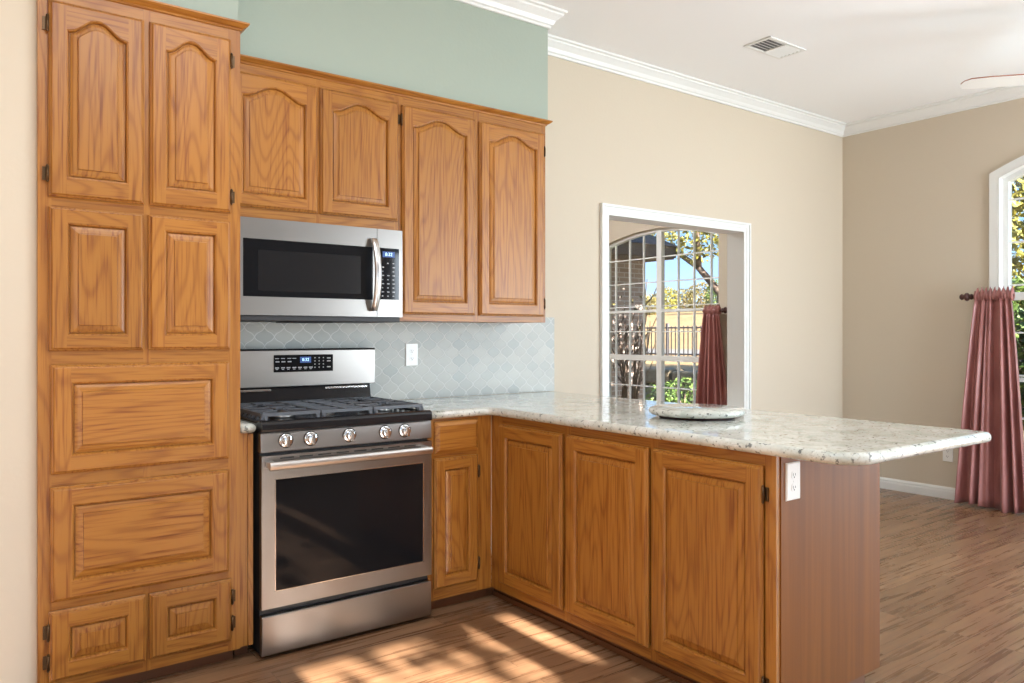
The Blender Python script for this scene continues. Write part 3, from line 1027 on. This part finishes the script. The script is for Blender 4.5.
for r in range(9):
    for cc in range(3):
        x = 0.645+cc*0.028
        if r in (4, 5) and cc == 1 or rnd.random() < 0.85:
            ky.box(x, x+(0.012 if r % 2 else 0.008), 0.0004, 0.001, 0.118+r*0.019, 0.1225+r*0.019)
ky.build('key_printing', KEYS, co)


# ------------------------------------------------------------------ outlets
def outlet(label, loc, rz, duplex=True):
    t = thing('electrical_outlet', label, 'outlet', loc, rz, 'white wall outlets')
    p = MB(); p.loft([[(-w, y, -hh), (w, y, -hh), (w, y, hh), (-w, y, hh)] for w, hh, y in ((0.037, 0.060, 0.0), (0.037, 0.060, -0.003), (0.034, 0.057, -0.006))])
    po = p.build('cover_plate', PLASTIC, t)
    for dz in (0.020, -0.020):
        r = MB(); r.loft([[(0.015*math.cos(a), y, dz+0.014*max(-0.85, min(0.85, math.sin(a)))) for a in [2*PI*k/20 for k in range(20)]] for y in (-0.0055, -0.0075)])
        ro = r.build('socket', PLASTIC, t)
        s = MB(); s.box(-0.007, -0.005, -0.0079, -0.0070, dz-0.003, dz+0.006); s.box(0.005, 0.007, -0.0079, -0.0070, dz-0.002, dz+0.005)
        s.lathe([(0.0005, -0.0079), (0.0025, -0.0079), (0.0025, -0.0070)], (0, 0, dz-0.007), 'y', 8)
        s.build('slot', SLOT, ro)
    MB().lathe([(0.0005, -0.0068), (0.003, -0.0066), (0.003, -0.0055)], (0, 0, 0), 'y', 10).build('screw', PLASTIC, t)
    return t


outlet('white outlet on the tiled backsplash between range and corner', (1.017, -0.0102, 1.150), 0)
outlet('white outlet on the oak end panel under the peninsula worktop', (1.197, -2.1646, 0.789), 0)
outlet('white outlet low on the beige wall left of the rose curtain', (XW-0.0002, -0.858, 0.345), -PI/2)


# ------------------------------------------------------------------ curtains and rods
def curtain_set(y_tip, y_in, head, hem, z_rod, hem_z, lab_c, lab_r, sgn, seed):
    """rod along Y in front of the window wall; sgn: direction from the finial to the window"""
    xr = XW-0.10
    t = thing('curtain_rod', lab_r, 'curtain rod', (xr, y_tip, z_rod), 0, 'short curtain rods')
    L_ = abs(y_in-y_tip)
    MB().tube([(0, sgn*0.07, 0), (0, sgn*L_, 0)], 0.011, 12).build('pole', RODMAT, t)
    fin = [(0.002, 0.0), (0.012, 0.004), (0.019, 0.016), (0.014, 0.028), (0.010, 0.032), (0.022, 0.042), (0.026, 0.052), (0.020, 0.064), (0.010, 0.069), (0.016, 0.076), (0.018, 0.083), (0.012, 0.092)]
    MB().lathe([(r*1.25, sgn*h) for r, h in fin], (0, 0, 0), 'y', 16).build('finial', RODMAT, t)
    br = MB(); br.box(0.0, 0.0985, sgn*0.10-0.006, sgn*0.10+0.006, -0.008, 0.008); br.lathe([(0.002, 0.0985), (0.022, 0.0985), (0.022, 0.092), (0.002, 0.092)], (0, sgn*0.10, 0), 'x', 14)
    br.build('bracket', RODMAT, t)
    # cloth
    r = random.Random(seed)
    c = thing('curtain', lab_c, 'curtain', (xr, 0, 0), 0, 'rose taffeta curtains')
    nu, nv = 120, 26
    ph = [r.uniform(0, 6.28) for _ in range(4)]

    def pt(s, v):
        # s across 0..1 (finial side to window side), v 0 top .. 1 hem
        e = v**0.85
        ya = head[0]+(hem[0]-head[0])*e; yb = head[1]+(hem[1]-head[1])*e
        amp = 0.016+0.040*e
        w = s+0.05*math.sin(2*PI*1.7*s+ph[1])
        fold = math.sin(w*2*PI*4.6+ph[0]+0.3*v)+0.5*math.sin(w*2*PI*10.3+ph[2]-0.8*v)*(1-0.55*v)+0.3*math.sin(w*2*PI*7.1+ph[3])
        fold = math.copysign(abs(fold)**0.8, fold)
        x = -0.008-amp*fold*0.8-0.03*e
        z = (z_rod-0.02)*(1-v)+(hem_z+0.012*math.sin(s*7))*v
        return (min(x, 0.08), ya+(yb-ya)*(s+0.012*math.cos(s*2*PI*6.2+ph[0])), z)
    m = MB(); vs = [pt(i/nu, j/nv) for j in range(nv+1) for i in range(nu+1)]
    m.add(vs, [(j*(nu+1)+i, j*(nu+1)+i+1, (j+1)*(nu+1)+i+1, (j+1)*(nu+1)+i) for j in range(nv) for i in range(nu)], 0, True)
    o = m.build('drape', CURTAIN, c); so = o.modifiers.new('thick', 'SOLIDIFY'); so.thickness = 0.003; so.offset = 0
    # gathered heading around the rod with a ruffle above
    hm = MB(); rings = []
    n = 56
    for i in range(n+1):
        s = i/n; y = head[0]+(head[1]-head[0])*s+sgn*(-0.01+0.02*s)
        k = 1+0.22*math.sin(s*2*PI*13+ph[3])+0.1*math.sin(s*2*PI*29)
        rr = 0.034*k
        ring = []
        for q in range(12):
            a = 2*PI*q/12
            zz = rr*math.sin(a)
            if q in (2, 3, 4):
                zz = (0.052+0.016*math.sin(s*2*PI*9+ph[1])+0.008*math.sin(s*2*PI*23))*(1.0 if q == 3 else 0.55)
            ring.append((rr*math.cos(a)*(0.8 if q != 3 else 0.3), y, z_rod+zz))
        rings.append(ring)
    hm.loft(rings, smooth=True)
    hm.build('heading', CURTAIN, c)


curtain_set(-0.985, -1.345, (-1.10, -1.335), (-0.985, -1.45), 1.535, 0.012,
            'rose satin curtain reaching the floor by the right window', 'dark turned rod holding the floor-length curtain by the right window', -1, 3)
curtain_set(1.095, 1.42, (1.22, 1.39), (1.04, 1.48), 1.492, 0.012,
            'rose satin curtain seen through the white pass-through opening', 'dark turned rod seen through the white pass-through opening', 1, 5)

# ------------------------------------------------------------------ ceiling vent and fan
t = thing('ceiling_vent', 'white louvred air vent set in the living room ceiling', 'vent', (3.165, -0.745, CZ))
f = MB(); a, b_ = 0.185, 0.098
poly_frame(f, rect(-a, a, -b_, b_), 0.022, -0.008, -0.0005, 2)
f.box(-0.008, 0.008, -b_+0.0225, b_-0.0225, -0.008, -0.0005)
f.build('frame', WHITE, t, bevel=0.002)
MB().box(-a+0.015, a-0.015, -b_+0.015, b_-0.015, -0.0014, -0.0006).build('duct', mat('duct_dark', (0.16, 0.16, 0.16), 0.8), t)
for xa, xb, sg in ((-a+0.024, -0.009, -1), (0.009, a-0.024, 1)):
    for k in range(6):
        y = -b_+0.030+k*0.0275
        l = MB(); l.prism([(y-0.010*sg, -0.0015), (y-0.008*sg, -0.0015), (y+0.010*sg, -0.009), (y+0.008*sg, -0.0095)], xa, xb, 0)
        l.build('louver', WHITE, t)
FX, FY, FZ = 3.94, -2.21, 2.60
t = thing('ceiling_fan', 'white ceiling fan with its blade tip showing at the upper right edge', 'fan', (FX, FY, FZ))
MB().lathe([(0.002, 0.435), (0.065, 0.434), (0.06, 0.40), (0.02, 0.375), (0.012, 0.37), (0.012, 0.13), (0.002, 0.13)]).build('downrod', WHITE, t)
MB().lathe([(0.002, 0.14), (0.05, 0.14), (0.105, 0.11), (0.115, 0.06), (0.105, 0.02), (0.06, 0.0), (0.002, 0.0)]).build('motor', WHITE, t)
FANM = [mat('blade_white', srgb(222, 220, 214), 0.4), mat('blade_edge', srgb(150, 92, 70), 0.5)]
for k in range(4):
    ang = math.radians(129+90*k)
    bl = MB(); up = []
    outl = [(0.10, -0.045), (0.28, -0.058), (0.55, -0.062), (0.645, -0.056), (0.675, -0.035), (0.685, 0.0), (0.675, 0.035), (0.645, 0.056), (0.55, 0.062), (0.28, 0.058), (0.10, 0.045)]
    bl.loft([[(x, y, -0.003+y*0.18) for x, y in outl], [(x, y, 0.003+y*0.18) for x, y in outl]], 0)
    for i in range(len(bl.f)-2):
        bl.m[i] = 1
    bo = bl.build('blade', FANM, t, (0, 0, 0.03), rot=(0, 0, ang))

# ------------------------------------------------------------------ luminous panel added out of view as kitchen fill light
t = thing('fill_ceiling_light', 'added unseen luminous ceiling panel that fills the kitchen with light', 'light', (-0.15, -2.6, CZ))
f = MB()
for xa, xb, ya, yb in ((-0.7, 0.7, -1.1, -1.03), (-0.7, 0.7, 1.03, 1.1), (-0.7, -0.63, -1.03, 1.03), (0.63, 0.7, -1.03, 1.03)):
    f.box(xa, xb, ya, yb, -0.05, 0)
f.build('frame', WHITE, t)
MB().box(-0.63, 0.63, -1.03, 1.03, -0.04, -0.02).build('diffuser', mat('fill_diffuser', (0.8, 0.8, 0.8), 0.6, **{'Emission Color': (0.85, 0.93, 1.0, 1), 'Emission Strength': 7.6}), t)
# unseen flush light added to brighten the room beyond the opening
t = thing('fill_ceiling_light', 'added round flush light brightening the room beyond the pass-through', 'light', (3.3, 2.2, CZ))
MB().lathe([(0.002, 0.0), (0.2, 0.0), (0.2, -0.02), (0.19, -0.025), (0.002, -0.025)]).build('rim', WHITE, t)
MB().lathe([(0.002, -0.025), (0.18, -0.026), (0.15, -0.06), (0.08, -0.085), (0.002, -0.09)]).build('shade', mat('fill_shade', (0.8, 0.8, 0.8), 0.5, **{'Emission Color': (0.95, 0.97, 1, 1), 'Emission Strength': 260}), t)

# ------------------------------------------------------------------ outdoors
struct(MB().box(-40, 60, -60, 60, -0.5, -0.16).build('ground', GROUND))
# terrace and hill climbing away from the house
m = MB(); prof = [(11.9, -0.3), (11.9, 0.45), (24, 0.62), (40, 2.0), (62, 3.7), (80, 4.6), (110, 5.2), (110, -0.3)]
m.loft([[(x, y, z) for x, z in prof] for y in (-6, 110)])
struct(m.build('ground_hill', FIELD))
m = MB(); m.loft([[(x, y, z) for x, z in ((19.5, 0.575), (19.5, 0.59), (24.0, 0.65), (24.0, 0.635))] for y in (-6, 60)])
struct(m.build('ground_road', ROAD))

def at(u, X):
    """ground point on the line of sight through picture column u at distance X along the world X axis"""
    c, s = math.cos(0.6379), math.sin(0.6379); q = (u-512)/770.11
    dx, dy = s+q*c, c-q*s
    return -3.6067+dy*(X+0.9855)/dx


# brick wing of the house, seen to the left through the opening
t = thing('brick_house', 'tan brick house wing with brown roof seen left through the pass-through', 'house', (6.1, 6.2, -0.16))
MB().box(-0.72, 1.27, -1.84, 2.2, 0, 2.5).build('wall', BRICK, t)
ev = MB(); ev.box(-0.72, 1.40, -2.28, 2.6, 2.50, 2.54); ev.box(1.38, 1.42, -2.30, 2.6, 2.52, 2.70); ev.box(-0.72, 1.42, -2.30, -2.26, 2.52, 2.70)
ev.build('eave', FASCIA, t)
rf = MB(); rf.add([(-0.72, -2.34, 2.68), (1.46, -2.34, 2.68), (1.46, 2.6, 2.68), (-0.72, 2.6, 2.68), (-0.72, -0.6, 3.75), (-0.2, -0.6, 3.75), (-0.2, 2.6, 3.75), (-0.72, 2.6, 3.75)],
                  [(0, 1, 5, 4), (1, 2, 6, 5), (0, 3, 2, 1), (2, 3, 7, 6), (0, 4, 7, 3), (4, 5, 6, 7)])
rf.build('roof', ROOF, t)


def leaf_cloud(m, blobs, n, size, r):
    """n single leaves spread through ellipsoid blobs (cx,cy,cz,rx,ry,rz)"""
    wts = [b[3]*b[4]*b[5] for b in blobs]
    for _ in range(n):
        b = r.choices(blobs, wts)[0]
        while True:
            p = Vector((r.uniform(-1, 1), r.uniform(-1, 1), r.uniform(-1, 1)))
            if 0.15 < p.length < 1: break
        p = p.normalized()*(p.length**0.5)
        c = Vector((b[0]+p.x*b[3], b[1]+p.y*b[4], b[2]+p.z*b[5]))
        nrm = Vector((r.gauss(0, 1), r.gauss(0, 1), r.gauss(0, 1)+0.4)).normalized()
        a = nrm.orthogonal().normalized(); bb = nrm.cross(a); th = r.uniform(0, 6.28)
        u = a*math.cos(th)+bb*math.sin(th); v = nrm.cross(u); s = size*r.uniform(0.6, 1.3)
        m.add([c-u*s, c-v*s*0.45+nrm*s*0.08, c+u*s, c+v*s*0.45+nrm*s*0.08], [(0, 1, 2, 3)])


def tree(name, label, loc, blobs, n, size, leaf, trunk, seed, cat='tree', group=None):
    t = thing(name, label, cat, loc, 0, group)
    r = random.Random(seed)
    if n:
        m = MB(); leaf_cloud(m, blobs, n, size, r); m.build('foliage', leaf, t)
    tr = MB()
    for pts, rs in trunk:
        tr.tube(pts, rs, 8)
    tr.build('trunk', BARK, t)
    return t


# spreading oak on the lawn
tree('oak_tree', 'spreading yellow-green oak tree standing on the lawn outside the far window', (12.6, at(726, 12.6), -0.16),
     [(-0.6, -0.1, 4.3, 2.6, 2.4, 1.3), (-1.2, 1.1, 3.75, 1.5, 1.2, 0.55), (0.8, -0.8, 4.4, 2.2, 2.2, 1.2), (-0.5, 0.4, 3.3, 0.9, 0.8, 0.35)], 6500, 0.07, LEAF_Y,
     [([(0, 0, 0), (0.02, 0.05, 1.4), (-0.05, 0.1, 2.3), (-0.25, 0.55, 2.9), (-0.55, 1.0, 3.3), (-1.0, 1.5, 3.7)], [0.12, 0.10, 0.09, 0.07, 0.05, 0.02]),
      ([(-0.05, 0.1, 2.2), (0.3, -0.3, 3.0), (0.6, -0.7, 3.9)], [0.08, 0.06, 0.02]), ([(-0.25, 0.55, 2.9), (-0.6, 0.3, 3.6), (-0.9, 0.1, 4.4)], [0.08, 0.06, 0.02])], 11)
# bare shrub in front of the brick wall
r = random.Random(4); st = []
for k in range(11):
    a = r.uniform(0, 6.28); l = r.uniform(1.4, 2.2); x, y = 0.05*math.cos(a), 0.05*math.sin(a)
    pts = [(x, y, 0)]; px_, py_ = x, y
    for q in range(1, 7):
        px_ += math.cos(a)*0.045*r.uniform(0.2, 1.6)+r.uniform(-0.03, 0.03); py_ += math.sin(a)*0.045*r.uniform(0.2, 1.6)+r.uniform(-0.03, 0.03)
        pts.append((px_, py_, l*q/6))
    st.append((pts, [0.022*(1-q/7.5) for q in range(7)]))
    for q in (3, 4, 5):
        b0 = pts[q]; aa = a+r.uniform(-1.4, 1.4)
        st.append(([b0, (b0[0]+0.12*math.cos(aa), b0[1]+0.12*math.sin(aa), b0[2]+0.14), (b0[0]+0.2*math.cos(aa), b0[1]+0.2*math.sin(aa), b0[2]+0.34)], [0.010, 0.007, 0.003]))
tree('bare_shrub', 'bare upright shrub growing against the brick wall outside', (6.5, at(628, 6.5), -0.16), [(0, 0, 1.6, 0.35, 0.35, 0.4)], 40, 0.04, LEAF_O, st, 4, 'shrub')
tree('round_shrub', 'round dark green shrub growing in front of the stone ledge', (10.2, at(684, 10.2), -0.16), [(0, 0, 0.28, 0.55, 0.5, 0.32), (-0.3, 0.35, 0.25, 0.35, 0.35, 0.28)], 900, 0.045, LEAF_G,
     [([(0, 0, 0), (0.03, 0, 0.3)], [0.03, 0.01]), ([(0, 0, 0), (-0.12, 0.1, 0.35)], [0.02, 0.008])], 6, 'shrub')
# evergreen added out of view beside the house to shade the brick
tree('shading_evergreen', 'added unseen evergreen tree that shades the brick wing', (6.75, 1.3, -0.16), [(0, 0, 2.9, 1.0, 0.9, 1.7), (0, 0, 4.0, 0.8, 0.7, 0.8)], 9000, 0.07, LEAF_G,
     [([(0, 0, 0), (0.02, 0, 2.0), (0, 0.02, 4.4)], [0.10, 0.08, 0.02])], 17)
struct(MB().box(XW+0.161, 6.05, -6.0, 4.3, 2.72, 2.84).build('shading_eave', FASCIA))  # unseen overhang added to keep sun off the brick wing
# stacked stone ledge
t = thing('stone_ledge', 'low ledge of stacked tan limestone blocks below the terrace outside', 'wall', (11.6, 9.5, -0.16))
for k in range(2):
    r = random.Random(21+k); m = MB(); y = -6.0
    zz = (0.0, 0.36)[k]; hh = (0.36, 0.33)[k]
    while y < 9:
        w = r.uniform(0.45, 0.95)
        d = r.uniform(-0.10, 0.06)
        m.box(-0.28+d, 0.30, y+0.02, y+w-0.03, zz+0.01, zz+hh-r.uniform(0.0, 0.05)); y += w
    m.build('course', STONE, t, bevel=0.05, seg=2)
# iron fence on the terrace
t = thing('iron_fence', 'grey iron picket fence running across the golden field outside', 'fence', (17.6, 13.0, 0.52))
pk = MB()
for k in range(96):
    y = -8+k*0.17
    pk.box(-0.012, 0.012, y-0.012, y+0.012, 0.02, 1.02)
pk.build('picket', FENCEM, t)
MB().box(-0.02, 0.02, -8.1, 8.4, 0.93, 0.98).build('rail', FENCEM, t)
MB().box(-0.02, 0.02, -8.1, 8.4, 0.10, 0.15).build('rail', FENCEM, t)
for k in range(7):
    y = -8.1+k*2.75
    MB().box(-0.04, 0.04, y-0.04, y+0.04, 0.0, 1.10).build('post', FENCEM, t)
# far tree line on the hill
r = random.Random(9)
for k, (u, X, zg, hgt, lf, lab) in enumerate(((650, 56, 3.1, 2.2, LEAF_O, 'olive tree on the hill crest, leftmost of the tree line'), (667, 64, 3.7, 2.9, LEAF_Y, 'yellowish tree on the hill crest, second from the left in the tree line'),
                                    (684, 72, 4.1, 2.8, LEAF_O, 'olive tree on the hill crest, just right of the yellowish one'), (701, 62, 3.6, 3.1, LEAF_O, 'taller olive tree on the hill crest, second from the right in the tree line'),
                                    (722, 56, 3.1, 3.4, LEAF_G, 'dark green tree on the hill crest, rightmost of the tree line'))):
    tree('hill_tree', lab, (X, at(u, X), zg), [(0, 0, hgt*0.5, 1.5, 1.5, hgt*0.5), (0.4, 0.5, hgt*0.4, 1.4, 1.4, hgt*0.4)], 1100, 0.17, lf, [([(0, 0, -0.2), (0, 0, hgt*0.5)], [0.15, 0.08])], 30+k, group='trees along the hill crest')
# greenery outside the right window
for k, (X, Y, hh, lf, n, lab) in enumerate(((9.3, -0.2, 2.2, LEAF_G, 5200, 'dense dark green bush outside the right window'), (12.6, 1.6, 5.4, LEAF_Y, 14000, 'tall yellow-green tree outside the right window'), (10.6, -0.9, 1.2, LEAF_G, 2600, 'low green bush outside the right window'))):
    blobs = [(0, 0, hh*0.62, hh*0.36, hh*0.36, hh*0.36), (0.3, 0.5, hh*0.45, hh*0.3, hh*0.3, hh*0.3), (-0.2, -0.6, hh*0.5, hh*0.3, hh*0.3, hh*0.34)]
    tree('leafy_tree' if hh > 3 else 'leafy_bush', lab, (X, Y, -0.16), blobs, n, 0.07, lf,
         [([(0, 0, 0), (0.05, 0.02, hh*0.4), (0.1, 0, hh*0.7)], [0.06, 0.05, 0.02]), ([(0.03, 0.02, hh*0.3), (-0.2, 0.3, hh*0.6)], [0.04, 0.015])], 50+k, 'tree' if hh > 3 else 'bush')
t = thing('stone_ledge', 'pale limestone step in the shrubbery outside the right window', 'wall', (8.4, -0.4, -0.16))
r = random.Random(77); m = MB(); y = -1.5
while y < 2.0:
    w = r.uniform(0.4, 0.7); m.box(-0.2, 0.2, y, y+w-0.03, 0, 0.3+r.uniform(-0.03, 0.05)); y += w
m.build('course', STONE, t, bevel=0.04)
t = thing('sun_blocker_roof', 'added flat roof behind the camera that blocks sun from a rear window', 'roof', (4.1, -7.0, 2.7))
MB().box(-1.5, 1.6, -1.6, 1.48, 0, 0.12).build('deck', FASCIA, t)  # unseen slab added to stop sun entering the right rear opening
for x in (-1.4, 1.4):
    MB().box(x-0.06, x+0.06, -1.5, -1.38, -2.86, 0).build('post', WHITE, t)
# tree outside the rear windows whose leaves break up the sun
d = Vector((-math.sin(SUN_AZ)*math.cos(SUN_EL), -math.cos(SUN_AZ)*math.cos(SUN_EL), math.sin(SUN_EL)))
hub = Vector((0.62, -1.15, 0))+d*8.0
bl = [(0.0, 0, 0, 1.9, 1.1, 1.5), (0.9, 0.3, -0.3, 1.3, 0.9, 1.1), (-0.9, 0.2, -0.2, 1.2, 0.9, 1.1)]
zb = hub.z+0.16
tree('shade_tree', 'leafy tree in the yard behind the camera', (hub.x, hub.y, -0.16), [(a, b, c+zb, e, f, g) for a, b, c, e, f, g in bl], 660, 0.10, LEAF_G,
     [([(0.9, 0, 0), (0.7, 0, 2.5), (0.3, 0, zb)], [0.16, 0.13, 0.04])], 91)
